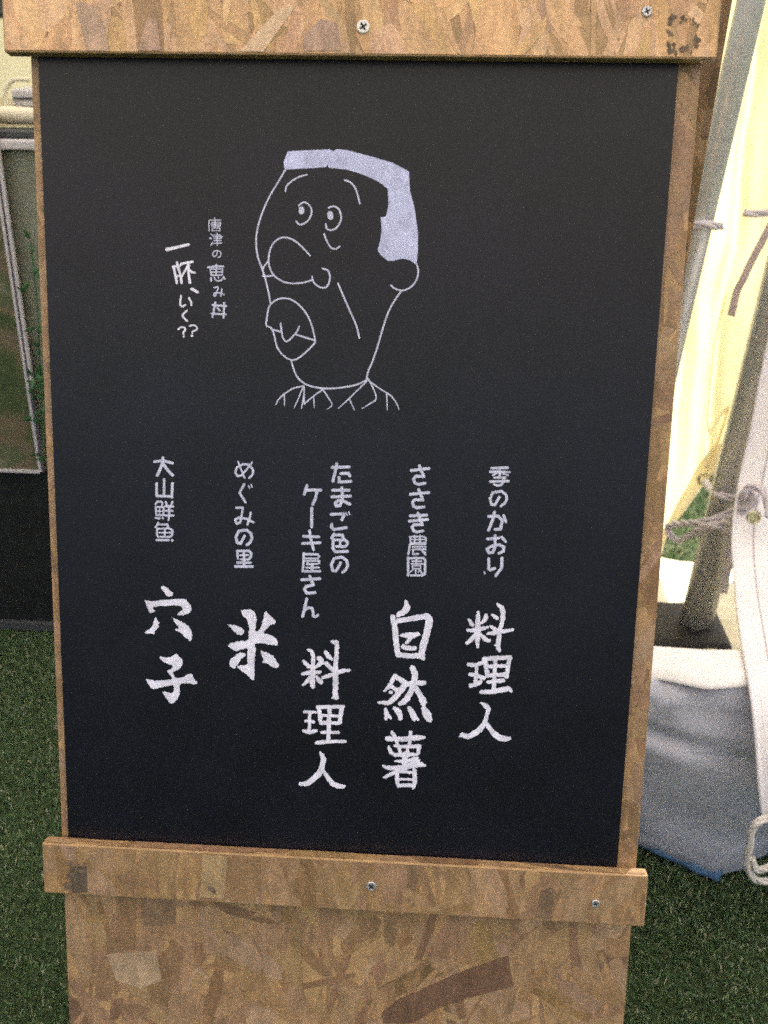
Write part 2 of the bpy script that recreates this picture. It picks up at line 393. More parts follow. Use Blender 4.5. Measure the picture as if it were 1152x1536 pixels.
# ------------------------------------------------------------------ lettering and drawing: strokes traced as ink outlines on the blackboard
# every block: name, label, material, roughness of the edge, list of (origin x, origin y, scale, default width, strokes, filled outlines)
def P(s): return [tuple(float(c) for c in q.split(',')) for q in s.split()]
FACE_F = ["250,95 330,90 470,84 490,95 505,82 560,88 700,125 800,155 885,200 890,300 915,400 932,520 932,600 925,690 890,665 850,655 800,668 775,668 740,640 720,612 735,560 742,500 737,440 765,435 778,370 773,290 720,250 640,215 560,190 465,180 458,162 450,178 330,185 235,190 228,150"]
FACE = ["238,190 200,255 150,340 112,430 90,510 85,580 95,650 120,720 140,790 155,860 160,895",
 "160,895 200,868 250,865 300,890 345,940 370,990 385,1040 393,1085 385,1105 340,1150 300,1180 268,1186 230,1165 195,1120 180,1060 165,1020 138,1005 142,960 150,915 160,895",
 "165,1025 215,1040", "213,995 222,1060 235,1085 250,1088 275,1065 300,1035 310,1010", "290,1052 340,1068 393,1085",
 "268,1186 280,1230 300,1275 335,1308 380,1326 430,1334 490,1335 570,1325 620,1312 662,1293",
 "848,822 810,875 775,940 745,1030 722,1110 695,1190 670,1250 662,1293",
 "925,685 933,720 925,765 900,800 870,818 840,822 810,812 790,795",
 "238,303 245,275 275,248 310,228 350,217", "548,245 580,258 605,290 618,330 627,368",
 "308,378 330,362 352,366 372,392 374,420 358,455 330,475 308,476 295,460",
 "463,390 490,382 515,395 528,425 528,455 510,490 480,507 455,500 450,475",
 "322,398,28 322,410,28", "472,422,30 474,438,30",
 "440,527 455,565 475,597 500,605 522,592",
 "367,640 330,600 290,565 250,547 215,547 180,570 158,610 150,660 155,700 175,740 210,768 250,783 300,785 345,778 378,765 378,750",
 "378,765 395,790 420,806 448,807 465,785 471,750 460,718 432,708",
 "150,665 125,700 118,720", "120,745 150,748 178,742", "513,785 545,860 580,940 610,1010 625,1072",
 "335,1322,7 280,1335,7 235,1362,7 205,1390,7 188,1420,5", "232,1370,7 234,1425,4", "330,1330,7 305,1390,6 283,1438,4", "336,1325,7 335,1360,7 322,1443,4",
 "336,1418,7 385,1375,7 432,1342,7", "336,1325,7 336,1418,7", "385,1378,7 389,1437,4", "432,1338,7 460,1380,7 482,1420,6 455,1445,4",
 "662,1300,7 610,1350,7 575,1385,7 515,1440,5", "572,1390,7 600,1450,4", "668,1280,7 700,1340,7 712,1390,7 680,1415,7 640,1440,4",
 "668,1290,7 730,1335,7 785,1370,7 815,1405,7 833,1447,4", "768,1365,7 771,1448,4"]
BLOCKS = [
 ('line_drawing', 'white line drawing of a man with a big round nose and open lips', 'm', .0, [(360, 200, 3.49, 8.5, FACE, [])]),
 ('hair_fill', 'pale lavender filled hair of the drawn man', 'h', .15, [(360, 200, 3.49, 8.5, [], FACE_F)]),
 ('lettering', 'small white lettering reading 唐津の恵み丼', 'm', .1, [
   (230, 310, 7.315, 11, ["675,122 675,150", "612,148 740,148", "612,148 612,266", "640,172 735,172 735,212 640,212", "630,192 742,192", "678,150 678,230", "645,234 730,234 730,264 645,264 645,234",
     "632,300 652,316", "624,345,20 634,350,20", "632,425 648,392", "668,312 742,312 745,345", "655,330 757,330", "668,350 745,350", "664,374 745,372", "655,402 752,400", "700,290 703,428",
     "703,494 697,525 680,548 660,545 651,520 664,492 700,480 735,492 745,520 735,548 708,560"], []),
   (250, 385, 12.126, 24, ["755,195,36 900,175,38 1035,178,32", "905,145,30 905,335,26", "790,235 818,340", "790,228 1020,222 1010,330", "810,280 1010,278", "820,340 1010,335", "810,390,36 810,440,30",
     "870,375 882,420 930,440 1000,430 1012,400", "935,368 945,392", "1035,365,34 1058,405,34", "860,564 930,545 940,580 910,640 895,700 880,722 855,705 870,662 930,655 1000,665 1045,688", "1005,585 1000,640 985,718",
     "835,880,36 1085,898,36", "818,1035,36 1075,1050,36", "885,828,36 865,950,36 835,1095,36", "1045,840,36 1045,960,36 1035,1112,36", "925,935,36 965,980,34"], [])]),
 ('lettering', 'larger white lettering reading 一杯、いく??', 'b', .35, [
   (230, 310, 7.315, 17, ["152,470,42 260,446,32 378,418,28 390,412,20", "365,1142,20 322,1190,20 330,1212,20 372,1255,20", "275,1345 300,1325 340,1325 350,1350 330,1380 332,1400", "334,1425,22 336,1427,22",
     "400,1310 440,1300 475,1320 478,1350 430,1370 428,1392", "424,1416,24 426,1418,24"], []),
   (250, 385, 12.126, 40, ["115,182,34 250,165,34", "190,105,44 215,220,44 250,330,44 272,475,46", "130,190,44 160,340,44 188,478,46", "160,352,34 290,345,34", "268,130,44 400,105,46 470,90,40",
     "395,140,40 350,230,38 300,320,34", "400,160,44 400,300,46 425,470,50", "425,250,38 460,278,40 515,292,36", "455,588,48 562,642,46", "265,712,34 247,860,36 285,905,34 345,880,32", "410,755,38 440,810,36 455,885,34"], [])]),
 ('lettering', 'white lettering reading 大山鮮魚', 'm', .12, [
   (200, 670, 4.8, 18, ["152,108,18 215,100,20 282,118,20", "213,80,22 213,110,20 195,160,22 174,205,22", "215,125,22 250,170,22 284,206,20", "222,235 222,355", "168,262 168,355 280,358", "282,264,20 278,365,18"], []),
   (225, 745, 20.49, 50, ["240,140,60 190,200,60 170,245,50", "240,150,60 340,150,60 385,190,60 370,280,60", "180,312,56 420,320,52 412,570,56 195,570,52 180,312,56", "300,310,34 300,570,34", "185,440,40 415,450,40",
     "170,650,60 290,665,66", "385,640,55 408,675,50", "490,160,62 510,240,62", "690,160,70 660,250,66", "462,295,60 715,300,66", "475,430,56 700,430,60", "460,575,60 718,575,66", "590,290,72 595,600,74 565,722,50",
     "252,800,66 210,880,60 168,940,50", "240,855,62 540,850,64 565,950,64", "225,980,62 218,1180,62 262,1238,60", "230,985,58 600,970,60 690,1030,64 690,1170,66 610,1235,66 320,1228,58", "460,980,50 455,1230,50", "290,1105,46 640,1105,48",
     "205,1330,66 575,1335,66", "685,1335,80 687,1345,80"], [])]),
 ('lettering', 'white lettering reading めぐみの里', 'm', .12, [
   (200, 670, 4.8, 16, ["755,108,13 775,160,13 802,222,15", "855,112,13 820,160,14 780,205 750,212 735,185 745,150 790,125 835,130 862,165 860,200 835,225", "800,270 765,330 808,400", "830,282,10 838,298,10", "848,272,10 856,290,10",
     "742,440 788,438 782,490 770,545 745,555 733,525 760,510 820,520 865,545", "845,475 838,515 822,562"], []),
   (345, 790, 21.93, 90, ["480,305 420,420 350,555 240,530 195,340 290,140 430,120 560,110 690,220 725,380 660,530 555,598", "240,790,80 262,1050,70", "245,800,80 620,790,80 700,870,80 690,1000,80 610,1075,80 345,1075,60",
     "330,935,60 600,930,60", "465,800,80 465,1300,80", "245,1180,80 680,1180,76", "180,1305,90 740,1310,90"], [])]),
 ('lettering', 'white lettering reading たまご色の', 'm', .12, [
   (430, 680, 5.908, 26, ["405,125 553,120", "443,92 430,170 410,245", "482,178 548,176 560,200", "465,215 465,254 568,248", "408,326 552,326", "402,385 564,378", "490,305 495,400 475,460 440,468 430,440 460,416 510,425 560,450",
     "395,540 500,536 508,552 490,588", "524,525,13 536,548,13", "548,516,13 560,540,13", "400,628 396,652 420,674 528,658"], []),
   (445, 790, 13.55, 58, ["755,150 712,228", "755,168 930,168 950,230", "742,250 738,440 785,508 1038,500", "745,268,52 980,268,56 1030,310 1025,370 970,405 805,400,50", "885,270,46 885,400,46",
     "893,735 840,840 798,898 730,890 705,770 760,650 850,625 930,620 1020,690 1035,790 1000,870 932,928"], [])]),
 ('lettering', 'white lettering reading ケーキ屋さん', 'm', .12, [
   (430, 680, 5.908, 26, ["180,285 156,362", "170,325 303,325", "270,335 255,400 232,452", "223,484 222,652", "135,1120 293,1110", "205,1090 238,1166 172,1178 158,1205 178,1238 250,1234", "178,1290 160,1370 142,1442", "155,1392,24 195,1366,24 225,1370,24 235,1405,24 235,1440,24 255,1448,24 278,1432,22"], []),
   (445, 790, 13.55, 56, ["260,85 290,250 342,465", "140,195 450,206", "118,340 475,325", "145,540,50 140,700,48 122,905,50", "150,558,50 430,562,50 458,600,48 430,648,40 175,645,36", "185,695,34 470,695,36", "240,700,34 205,765,34 430,755,34", "440,700,34 465,745,34",
     "195,830,36 450,830,38", "170,905,50 475,905,50", "315,760,52 315,900,56"], [])]),
 ('lettering', 'white lettering reading ささき農園', 'm', .12, [
   (590, 680, 6.063, 26, ["162,156 240,146 325,137", "238,114 255,160 280,212 205,206 184,235 196,270 230,282 288,270", "155,372 322,356", "230,328 248,375 270,425 195,420 174,446 186,482 216,495 278,487", "153,568 302,562", "145,616 312,600", "225,543 240,590 264,648 185,648 170,672 186,706 215,715 268,705"], []),
   (605, 795, 20.49, 50, ["195,200 640,200 698,260 690,380", "205,205 222,380", "240,290,36 650,290,36", "220,392 690,392", "350,165 350,392", "520,165 510,392", "195,432 685,436", "205,435,66 155,735,66", "290,515,52 690,510,52", "280,590,56 690,590,56",
     "300,600,60 300,745,60 465,730,56", "560,610,60 680,755,62", "600,650,40 690,690,40",
     "148,840,76 148,1390,76", "140,865,70 620,858,72 672,920,76 665,1345,76 600,1388,70 235,1390,66", "270,960,46 560,960,46", "400,900,56 400,1060,56", "245,1040,46 600,1040,46", "272,1100,38 530,1095,38 530,1180,38 290,1180,38 272,1100,38",
     "330,1190,46 220,1285,46", "385,1195,44 375,1370,44", "470,1205,52 575,1330,52", "540,1225,36 455,1290,36"], [])]),
 ('lettering', 'white lettering reading 季のかおり', 'm', .12, [
   (725, 690, 20.48, 80, ["255,250,80 500,240,84 740,235,92", "215,360,80 500,355,84 820,372,50", "505,250,76 505,520,76", "420,395,52 285,470,52", "580,400,52 755,465,56", "335,542,64 680,532,64 595,620,64", "215,662,80 765,642,76", "592,625,70 600,690,70 540,770,70 430,785,70 325,745,60",
     "490,1135 430,1250 350,1375 245,1365 205,1180 290,995 420,975 560,955 700,1070 722,1220 650,1330 540,1415"], []),
   (590, 680, 6.063, 26, ["866,574 955,570 990,610 975,690 926,690", "920,534 905,600 866,698", "1003,566 1024,622", "857,778 958,770", "925,748 925,850 905,900 870,905 852,870 890,845 960,830 1005,850 1000,890 962,908", "985,762 1020,800",
     "867,958 868,1050 880,1060 922,1046", "988,952,28 985,1040,28 932,1110,26", "828,1080,16 832,1092,14"], [])]),
 ('lettering', 'large white brush lettering reading 穴子', 'b', .9, [
   (200, 860, 4.8, 20, [], ["200,100 215,90 240,100 265,125 287,150 280,162 240,160 225,135 205,115",
     "85,192 125,200 200,192 310,185 365,185 395,205 418,245 405,280 370,297 325,300 318,290 350,265 350,242 310,232 230,232 150,242 148,262 158,270 135,283 118,282 100,240",
     "158,315 172,330 182,360 180,390 158,415 152,438 130,432 95,436 82,425 110,405 135,385 148,350",
     "278,318 310,330 360,355 395,375 415,410 423,450 412,485 395,472 365,455 345,430 308,412 310,400 328,395 300,350",
     "182,600 225,603 270,603 300,582 325,590 352,625 350,660 325,690 285,712 295,735 310,755 365,745 385,730 420,725 440,760 465,792 430,797 390,790 335,800 335,850 320,900 285,935 262,930 240,895 210,855 250,855 275,865 288,850 290,805 230,812 150,832 125,820 92,762 150,772 220,768 278,762 265,735 245,705 270,690 285,665 240,648 205,625"])]),
 ('lettering', 'large white brush lettering reading 米', 'b', .9, [
   (200, 860, 4.8, 20, [], ["775,268 820,258 860,265 885,310 882,380 880,415 910,405 930,350 945,285 958,272 990,310 1028,350 985,375 940,425 990,445 1030,475 1037,510 1010,517 930,503 878,510 880,560 872,650 872,750 855,765 820,730 770,695 748,668 800,660 820,655 822,600 820,540 780,548 745,560 715,545 675,518 720,497 780,487 828,478 832,420 830,360 815,325 790,305",
     "680,368 715,372 760,380 790,400 795,425 775,447 745,435 710,400", "770,565 808,578 805,595 780,610 755,650 725,685 698,665 692,635 715,610",
     "920,557 970,572 1010,600 1035,635 1048,660 1040,680 1005,675 960,645 930,640 935,620 925,590"])]),
 ('lettering', 'brush lettering reading 料理人 beneath ケーキ屋さん', 'b', .8, [
   (430, 940, 5.909, 30, ["195,205,26 225,225,34 235,300,36 232,400,42 228,500,46 235,535,32", "150,305,26 185,340,38 205,355,30", "290,280,42 308,312,48 275,345,30 240,370,20", "140,418,28 220,405,42 300,402,24", "205,450,30 165,500,28 146,518,14", "265,440,26 295,480,42 308,492,34",
     "400,130,22 440,142,46 445,170,38 438,300,40 433,420,46 432,550,48 432,610,46 445,632,30", "405,630,12 430,625,30", "345,225,34 372,262,44 400,290,20", "355,325,38 385,360,36 420,390,30", "320,450,26 400,425,38 480,395,38 555,385,24",
     "160,752,28 250,757,26", "170,835,24 240,842,26", "150,922,26 205,935,34 265,918,26", "205,760,28 200,920,30", "275,712,34 500,708,34", "285,710,34 302,850,34", "490,712,40 470,850,38", "300,785,26 480,792,26", "300,850,30 458,852,30", "380,712,38 370,1020,36", "312,935,28 458,935,26", "268,1026,34 400,1018,30 520,1016,26",
     "298,1112,18 325,1168,52 320,1210,46 295,1290,54 235,1350,50 180,1388,44 125,1393,36", "325,1270,22 370,1345,38 420,1395,44 480,1415,40 515,1412,22"], [])]),
 ('lettering', 'large white brush lettering reading 自然薯', 'b', .8, [
   (560, 880, 4.8, 30, ["140,217,34 155,300,40 165,400,40 177,488,38", "172,246,32 270,230,36 380,212,42", "393,212,40 402,250,52 380,350,50 355,440,48 350,500,44 362,518,22", "180,490,36 270,498,36 345,495,36", "202,350,22 270,350,42 322,340,28", "275,365,28 238,402,22", "215,430,32 260,442,34 302,440,26"],
     ["225,95 240,100 265,145 262,170 220,205 180,220 165,212 172,185 205,165 220,140"]),
   (565, 990, 12.8, 90, ["350,300,80 270,450,76 200,550,60 135,598,22", "360,310,80 480,390,100 560,455,110", "540,480,120 450,600,120 330,735,104 230,815,90 120,815,60 35,815,40", "290,510,70 380,570,80", "265,618,58 285,622,60", "560,470,90 700,440,95",
     "690,150,100 725,230,122 735,310,110 712,450,110", "720,440,86 850,440,92 920,432,74", "700,500,104 640,640,106 560,770,116 450,835,84", "740,520,100 830,670,106 890,790,136 900,860,70", "160,930,50 190,1030,90 180,1130,54", "210,1050,70 275,1115,40",
     "345,925,74 430,1010,120 460,1130,70", "620,915,70 690,1030,116 720,1120,100", "740,1080,60 800,1150,40", "900,925,90 970,1050,160 1010,1140,110"], []),
   (565, 1090, 13.55, 90, ["215,240,96 500,250,96 830,222,110 970,218,50", "310,110,72 370,220,76 420,330,70", "690,105,66 680,250,74 660,370,70", "245,400,50 290,510,80 370,575,56", "370,385,60 640,405,76 870,385,60", "875,395,76 835,540,76", "380,565,66 600,570,90 820,560,60", "450,400,66 490,560,70", "620,400,60 640,560,70",
     "385,700,44 600,690,76 820,645,86", "575,560,110 580,850,120", "125,790,46 280,838,92 560,820,96 860,765,104 975,790,50", "640,770,60 860,690,60", "540,870,66 300,955,74 155,1032,54",
     "405,900,90 425,1150,84", "765,880,80 775,1080,96 745,1245,62", "430,1060,50 720,1070,50", "440,1190,80 740,1185,80", "450,918,50 760,925,50"], [])]),
 ('lettering', 'brush lettering reading 料理人 beneath 季のかおり', 'b', .8, [
   (680, 890, 6.4, 36, ["238,178,28 235,260,48 232,350,52 232,450,48 235,515,22", "150,250,28 180,300,38", "308,205,22 310,240,46 270,285,26", "137,355,28 230,350,48 330,325,26", "215,390,38 165,450,40 132,475,32", "260,390,28 310,440,42 342,455,32",
     "420,100,22 470,150,50 475,240,40 452,330,40 440,400,40 430,500,44 440,548,28", "395,495,14 425,505,34", "375,205,26 415,235,40", "355,315,26 410,350,36 440,375,30", "335,385,26 420,378,36 500,360,38 570,346,26",
     "148,680,34 210,688,36 290,660,36", "160,775,32 230,790,38 295,815,34", "168,885,42 230,870,38 262,845,34", "225,690,32 210,880,34", "298,628,42 545,615,42", "305,632,42 326,790,42", "538,620,42 510,798,42", "320,700,34 520,695,34", "332,785,38 510,780,38", "402,620,38 390,920,40", "335,850,38 480,835,40", "268,945,36 400,940,48 520,915,48 552,935,34",
     "268,1052,18 310,1080,46 335,1110,46 318,1180,40 300,1240,46 250,1310,56 190,1350,52 145,1375,48 90,1362,46 68,1370,22", "300,1230,38 360,1310,46 420,1370,62 490,1395,54 538,1393,36"], [])]),
]
def seg_field(X, Y, D, a, b):
    (x0, y0, r0), (x1, y1, r1) = a, b; m = max(r0, r1) + 3
    xa, xb = min(x0, x1) - m, max(x0, x1) + m; ya_, yb = min(y0, y1) - m, max(y0, y1) + m
    i0, i1 = np.searchsorted(X, [xa, xb]); j0, j1 = np.searchsorted(Y, [ya_, yb])
    if i1 <= i0 or j1 <= j0: return
    gx, gy = np.meshgrid(X[i0:i1], Y[j0:j1]); dx, dy = x1 - x0, y1 - y0; l2 = dx * dx + dy * dy + 1e-9
    t = np.clip(((gx - x0) * dx + (gy - y0) * dy) / l2, 0, 1)
    d = np.hypot(gx - x0 - t * dx, gy - y0 - t * dy) - (r0 + (r1 - r0) * t)
    D[j0:j1, i0:i1] = np.minimum(D[j0:j1, i0:i1], d)
def poly_field(X, Y, D, pts):
    p = np.array(pts); x0, y0 = p.min(0) - 3; x1, y1 = p.max(0) + 3
    i0, i1 = np.searchsorted(X, [x0, x1]); j0, j1 = np.searchsorted(Y, [y0, y1]); gx, gy = np.meshgrid(X[i0:i1], Y[j0:j1])
    d = np.full(gx.shape, 1e9); ins = np.zeros(gx.shape, bool)
    for k in range(len(p)):
        a, b = p[k - 1], p[k]; e = b - a; t = np.clip(((gx - a[0]) * e[0] + (gy - a[1]) * e[1]) / (e @ e + 1e-9), 0, 1)
        d = np.minimum(d, np.hypot(gx - a[0] - t * e[0], gy - a[1] - t * e[1]))
        c = ((a[1] > gy) != (b[1] > gy)) & (gx < (b[0] - a[0]) * (gy - a[1]) / (b[1] - a[1] + 1e-12) + a[0]); ins ^= c
    D[j0:j1, i0:i1] = np.minimum(D[j0:j1, i0:i1], np.where(ins, -d, d))
def smooth2(pts, k=5):
    if len(pts) < 3: return pts
    return [tuple(q) for q in smooth_path([np.array(p) for p in pts], k)]
def ink(name, label, mk, rough, groups):
    STEP = .55; shapes = []; allp = []
    for (ox, oy, sc, w0, strokes, fills) in groups:
        for s in strokes:
            q = P(s); q = [(ox + a[0] / sc, oy + a[1] / sc, (a[2] if len(a) > 2 else w0) / sc / 2) for a in q]
            if name == 'line_drawing' or mk == 'b': q = smooth2(q)
            shapes.append(('s', q)); allp += [(a[0], a[1]) for a in q]
        for s in fills:
            q = [(ox + a[0] / sc, oy + a[1] / sc) for a in P(s)]
            if mk == 'b': q = [tuple(v) for v in smooth_path([np.array(p) for p in q + [q[0]]], 3)][:-1]
            shapes.append(('f', q)); allp += q
    A = np.array(allp); X = np.arange(A[:, 0].min() - 8, A[:, 0].max() + 8, STEP); Y = np.arange(A[:, 1].min() - 8, A[:, 1].max() + 8, STEP)
    D = np.full((len(Y), len(X)), 9.0)
    for k, q in shapes:
        if k == 's':
            for i in range(max(1, len(q) - 1)): seg_field(X, Y, D, q[i], q[min(i + 1, len(q) - 1)])
        else: poly_field(X, Y, D, q)
    if rough > 0:   # dry brush: the edge wanders a little
        def sm(g):
            for _ in range(2): g = (g + np.roll(g, 1, 0) + np.roll(g, -1, 0) + np.roll(g, 1, 1) + np.roll(g, -1, 1)) / 5
            return g
        n1 = sm(rng.normal(size=D.shape)); n1 /= n1.std(); n2 = sm(sm(sm(rng.normal(size=D.shape)))); n2 /= n2.std()
        D = D + rough * (.22 * n1 + .34 * n2)
    ins = D < 0; V = []; Fc = []; idx = {}
    full = ins[:-1, :-1] & ins[1:, :-1] & ins[:-1, 1:] & ins[1:, 1:]; anyc = ins[:-1, :-1] | ins[1:, :-1] | ins[:-1, 1:] | ins[1:, 1:]
    def vid(x, y):
        k = (round(x * 200), round(y * 200)); i = idx.get(k)
        if i is None:
            u, v = board_uv(x, y); i = len(V); V.append(bp(u, v, .00025)); idx[k] = i
        return i
    for j in range(full.shape[0]):
        row = full[j]
        if not anyc[j].any(): continue
        i = 0; n = len(row); nz = np.flatnonzero(anyc[j])
        p = 0
        while p < len(nz):
            i = nz[p]
            if row[i]:
                e = i
                while e + 1 < n and row[e + 1]: e += 1; p += 1
                p += 1
                Fc.append((vid(X[i], Y[j + 1]), vid(X[e + 1], Y[j + 1]), vid(X[e + 1], Y[j]), vid(X[i], Y[j])))
            else:
                p += 1
                cs = [(X[i], Y[j + 1], D[j + 1, i]), (X[i + 1], Y[j + 1], D[j + 1, i + 1]), (X[i + 1], Y[j], D[j, i + 1]), (X[i], Y[j], D[j, i])]
                poly = []
                for k in range(4):
                    a, b = cs[k], cs[(k + 1) % 4]
                    if a[2] < 0: poly.append(vid(a[0], a[1]))
                    if (a[2] < 0) != (b[2] < 0):
                        t = a[2] / (a[2] - b[2]); poly.append(vid(a[0] + (b[0] - a[0]) * t, a[1] + (b[1] - a[1]) * t))
                poly = [poly[k] for k in range(len(poly)) if poly[k] != poly[k - 1]]
                if len(set(poly)) == len(poly) and len(poly) >= 3: Fc.append(tuple(poly))
    return mesh_obj(name, V, Fc, {'m': m_mark, 'b': m_brush, 'h': m_hair}[mk], black, label=label)
for b in BLOCKS: ink(*b)

# ------------------------------------------------------------------ tent: poles, walls, added canopy
def pole(label, a, b, r, name='tent_pole'):
    t = thing(name, label, 'tent pole', tuple(b))
    mesh_obj('tube', *tube([a, b], r, 28), m_steel, t, smooth=True)
    return t
pbB = at_z(1037, 968); ptB = at_depth(1172, 420, 1.48); dB = ptB - pbB; topB = pbB + dB * (2.15 / dB[2])
tB = pole('thicker grey steel tent pole wrapped in rope, standing in the black base plate', topB, pbB + np.array([0, 0, .03]), .0285)
pbA = at_z(901, 980); ptA = at_depth(1127, 0, 1.22); dA = ptA - pbA; topA = pbA + dA * (2.15 / dA[2])
tA = pole('grey steel tent pole close beside the signboard edge with one rope tie', topA, pbA, .0186)

# base plate under the thick pole
v, f = box((pbB[0] - .105, pbB[1] - .07, .0), (pbB[0] + .052, pbB[1] + .075, .050))
bpz = mesh_obj('base_plate', v, f, m_rubber); bevel(bpz, .016, 4); tag(bpz, 'black base plate under the foot of the thick tent pole', 'base plate')

# yellow side wall, hem pulled up to the pole by a rope
HEM = [(850, 790, 2.02), (930, 812, 1.97), (972, 836, 1.92), (990, 834, 1.90), (1004, 800, 1.885), (1022, 768, 1.87), (1040, 742, 1.84), (1056, 722, 1.80), (1078, 708, 1.82), (1120, 700, 1.86), (1180, 690, 1.9), (1400, 660, 2.0)]
hp = smooth_path([at_depth(*h) for h in HEM], 6)
def wall_pt(a, b):
    k = a * (len(hp) - 1); i = min(int(k), len(hp) - 2); q = hp[i] * (1 - k + i) + hp[i + 1] * (k - i)
    z = max(q[2], .012) + b * (2.15 - q[2]); rel = b
    x = q[0] + .02 * rel; y = q[1] + .12 * rel + .22 * rel * 0
    y += .15 * (z - q[2]); y += .012 * fbm(x * 9, z * 3.0, 4) * min(1, b * 4 + .2) + .004 * math.sin(x * 42 + z * 5 + 2 * math.sin(z * 4))
    x += .012 * fbm(x * 5, z * 6, 9)
    return (x, y, z)
tw = thing('tent_side_wall', 'glowing yellow tent side wall behind the steel poles, hem tied up by rope', 'tent wall', tuple(at_z(1000, 800)))
mesh_obj('wall_sheet', *grid_mesh(wall_pt, 150, 90), m_tarp, tw, smooth=True)
# doubled hem band along the lower edge
def hem_pt(a, b):
    x, y, z = wall_pt(a, 0); q = wall_pt(a, .035)
    zz = z + b * .055; return (x + (q[0] - x) * b, y + (q[1] - y) * b - .006 - .004 * math.sin(b * 3.1), zz)
mesh_obj('hem_band', *grid_mesh(hem_pt, 150, 3), node_mat('tan_hem', (.74, .66, .48), .7, .2, (10, .1, 4), trans=.42), tw, smooth=True)
# sewn fold running down the wall
fold = smooth_path([at_depth(1152, 230, 1.78), at_depth(1128, 330, 1.80), at_depth(1100, 470, 1.80), at_depth(1086, 545, 1.80), at_depth(1094, 600, 1.80), at_depth(1078, 660, 1.79), at_depth(1058, 715, 1.78)], 6)
mesh_obj('seam', *tube(fold, .0022, 8), node_mat('seam_tan', (.88, .78, .50), .7, .2, trans=.7), tw, smooth=True)
def eyelet(parent, c, r, mat, normal=(0, -1, .1)):
    n = Vector(normal).normalized(); u = n.orthogonal().normalized(); vv = n.cross(u)
    pts = [np.array(c) + r * (math.cos(a) * np.array(u) + math.sin(a) * np.array(vv)) for a in np.linspace(0, 2 * math.pi, 24, endpoint=False)]
    V, Fc = tube(pts, r * .28, 8, closed=True)
    return mesh_obj('eyelet', V, Fc, mat, parent, smooth=True)
eyelet(tw, at_depth(1058, 719, 1.755), .0125, m_brass)

# far left side wall
def lwall(a, b):
    x = -4.2 + 4.7 * a; z = b * 2.30; return (x, 2.22 + .05 * fbm(x * 3, z, 21) + .012 * math.sin(x * 20 + z * 2), z + .01)
lw = mesh_obj('rear_tent_wall', *grid_mesh(lwall, 120, 30), m_tarpl, smooth=True)
tag(lw, 'pale yellow rear tent wall behind the black display stand', 'tent wall')
# unseen canopy, added to shade the turf and light the board from above
def can(a, b):
    x = -3.0 + 6.4 * a; y = -4.0 + 6.05 * b; rr = max(abs(x - .2) / 3.2, abs(y + .975) / 3.03); return (x, y, 2.2 + .75 * (1 - rr) + .01 * fbm(x * 3, y * 3, 5))
cn = mesh_obj('added_canopy', *grid_mesh(can, 50, 44), m_added_canopy, smooth=True)
tag(cn, 'unseen white canopy added overhead to shade the turf and light the signboard', 'canopy')

# nearer white tarp at the right edge
EDGE = [(1182, 380, 1.40), (1158, 500, 1.43), (1128, 640, 1.47), (1108, 735, 1.47), (1100, 800, 1.43), (1103, 870, 1.33), (1112, 950, 1.20), (1128, 1040, 1.11), (1136, 1110, 1.08), (1141, 1180, 1.07), (1147, 1235, 1.07)]
ep = smooth_path([at_depth(*e) for e in EDGE], 6)
def wt(a, b):
    k = (1 - b) * (len(ep) - 1); i = min(int(k), len(ep) - 2); q = ep[i] * (1 - k + i) + ep[i + 1] * (k - i)
    x = q[0] + a * .62; y = q[1] + .16 * a * a - .018 * math.sin(min(1, a * 16) * 3.14 / 2) + .02 * math.sin(a * 22 + q[2] * 3) * min(1, a * 3) + .006 * fbm(x * 16, q[2] * 9, 8)
    return (x, y, q[2] - .05 * a)
wtt = thing('white_tarp', 'white tarp with brass eyelet hanging at the right, roped to the pole', 'tarp', tuple(at_z(1147, 1290)))
mesh_obj('tarp_sheet', *grid_mesh(wt, 50, 80), m_white, wtt, smooth=True)
def hemline(b, a=.042):
    x, y, z = wt(a, b); return np.array([x, y - .003, z])
mesh_obj('stitching', *tube([hemline(t) for t in np.linspace(0.02, .98, 60)], .0009, 5), node_mat('stitch_grey', (.40, .36, .40), .8, .2), wtt)
mesh_obj('edge_cord', *tube([np.array(wt(0, t)) for t in np.linspace(0, 1, 60)], .0030, 8), m_white, wtt, smooth=True)
eyelet(wtt, at_depth(1131, 776, 1.405), .0090, m_brass)
mesh_obj('eyelet_hole', *tube([at_depth(1131, 776, 1.409), at_depth(1131, 776, 1.412)], .0075, 16), node_mat('hole_tint', (.50, .52, .34), .6, .3), wtt)

# ropes
def rope(name, label, pts, r, mat=m_rope, sub=8, strands_=True):
    sp = smooth_path(pts, sub); V = []; Fc = []
    if not strands_: V, Fc = tube(sp, r, 12)
    else:
        # two-lay twisted rope: offset strands winding round the path
        L = np.cumsum([0] + [np.linalg.norm(sp[i + 1] - sp[i]) for i in range(len(sp) - 1)])
        M_ = max(40, int(L[-1] / (r * .7))); s = np.linspace(0, L[-1], M_); A = np.array(sp); Q = np.stack([np.interp(s, L, A[:, k]) for k in range(3)], 1)
        T = np.gradient(Q, axis=0); T /= np.linalg.norm(T, axis=1)[:, None]
        U = np.cross(T, [.2, .15, 1.0]); U /= np.linalg.norm(U, axis=1)[:, None]; W = np.cross(T, U)
        for ph in range(3):
            an = s / (r * 3.2) + ph * 2 * math.pi / 3
            path = Q + r * .48 * (np.cos(an)[:, None] * U + np.sin(an)[:, None] * W)
            v, f = tube(list(path), r * .62, 7); n = len(V); V += v; Fc += [tuple(i + n for i in q) for q in f]
    o = mesh_obj(name, V, Fc, mat, smooth=True, loc=tuple(pts[-1])); return tag(o, label, 'rope')
D = at_depth
def depth_of(p): return float((R.T @ (np.array(p) - EYE))[2])
def row_of(p): q = R.T @ (np.array(p) - EYE); return F * q[1] / q[2] + CY
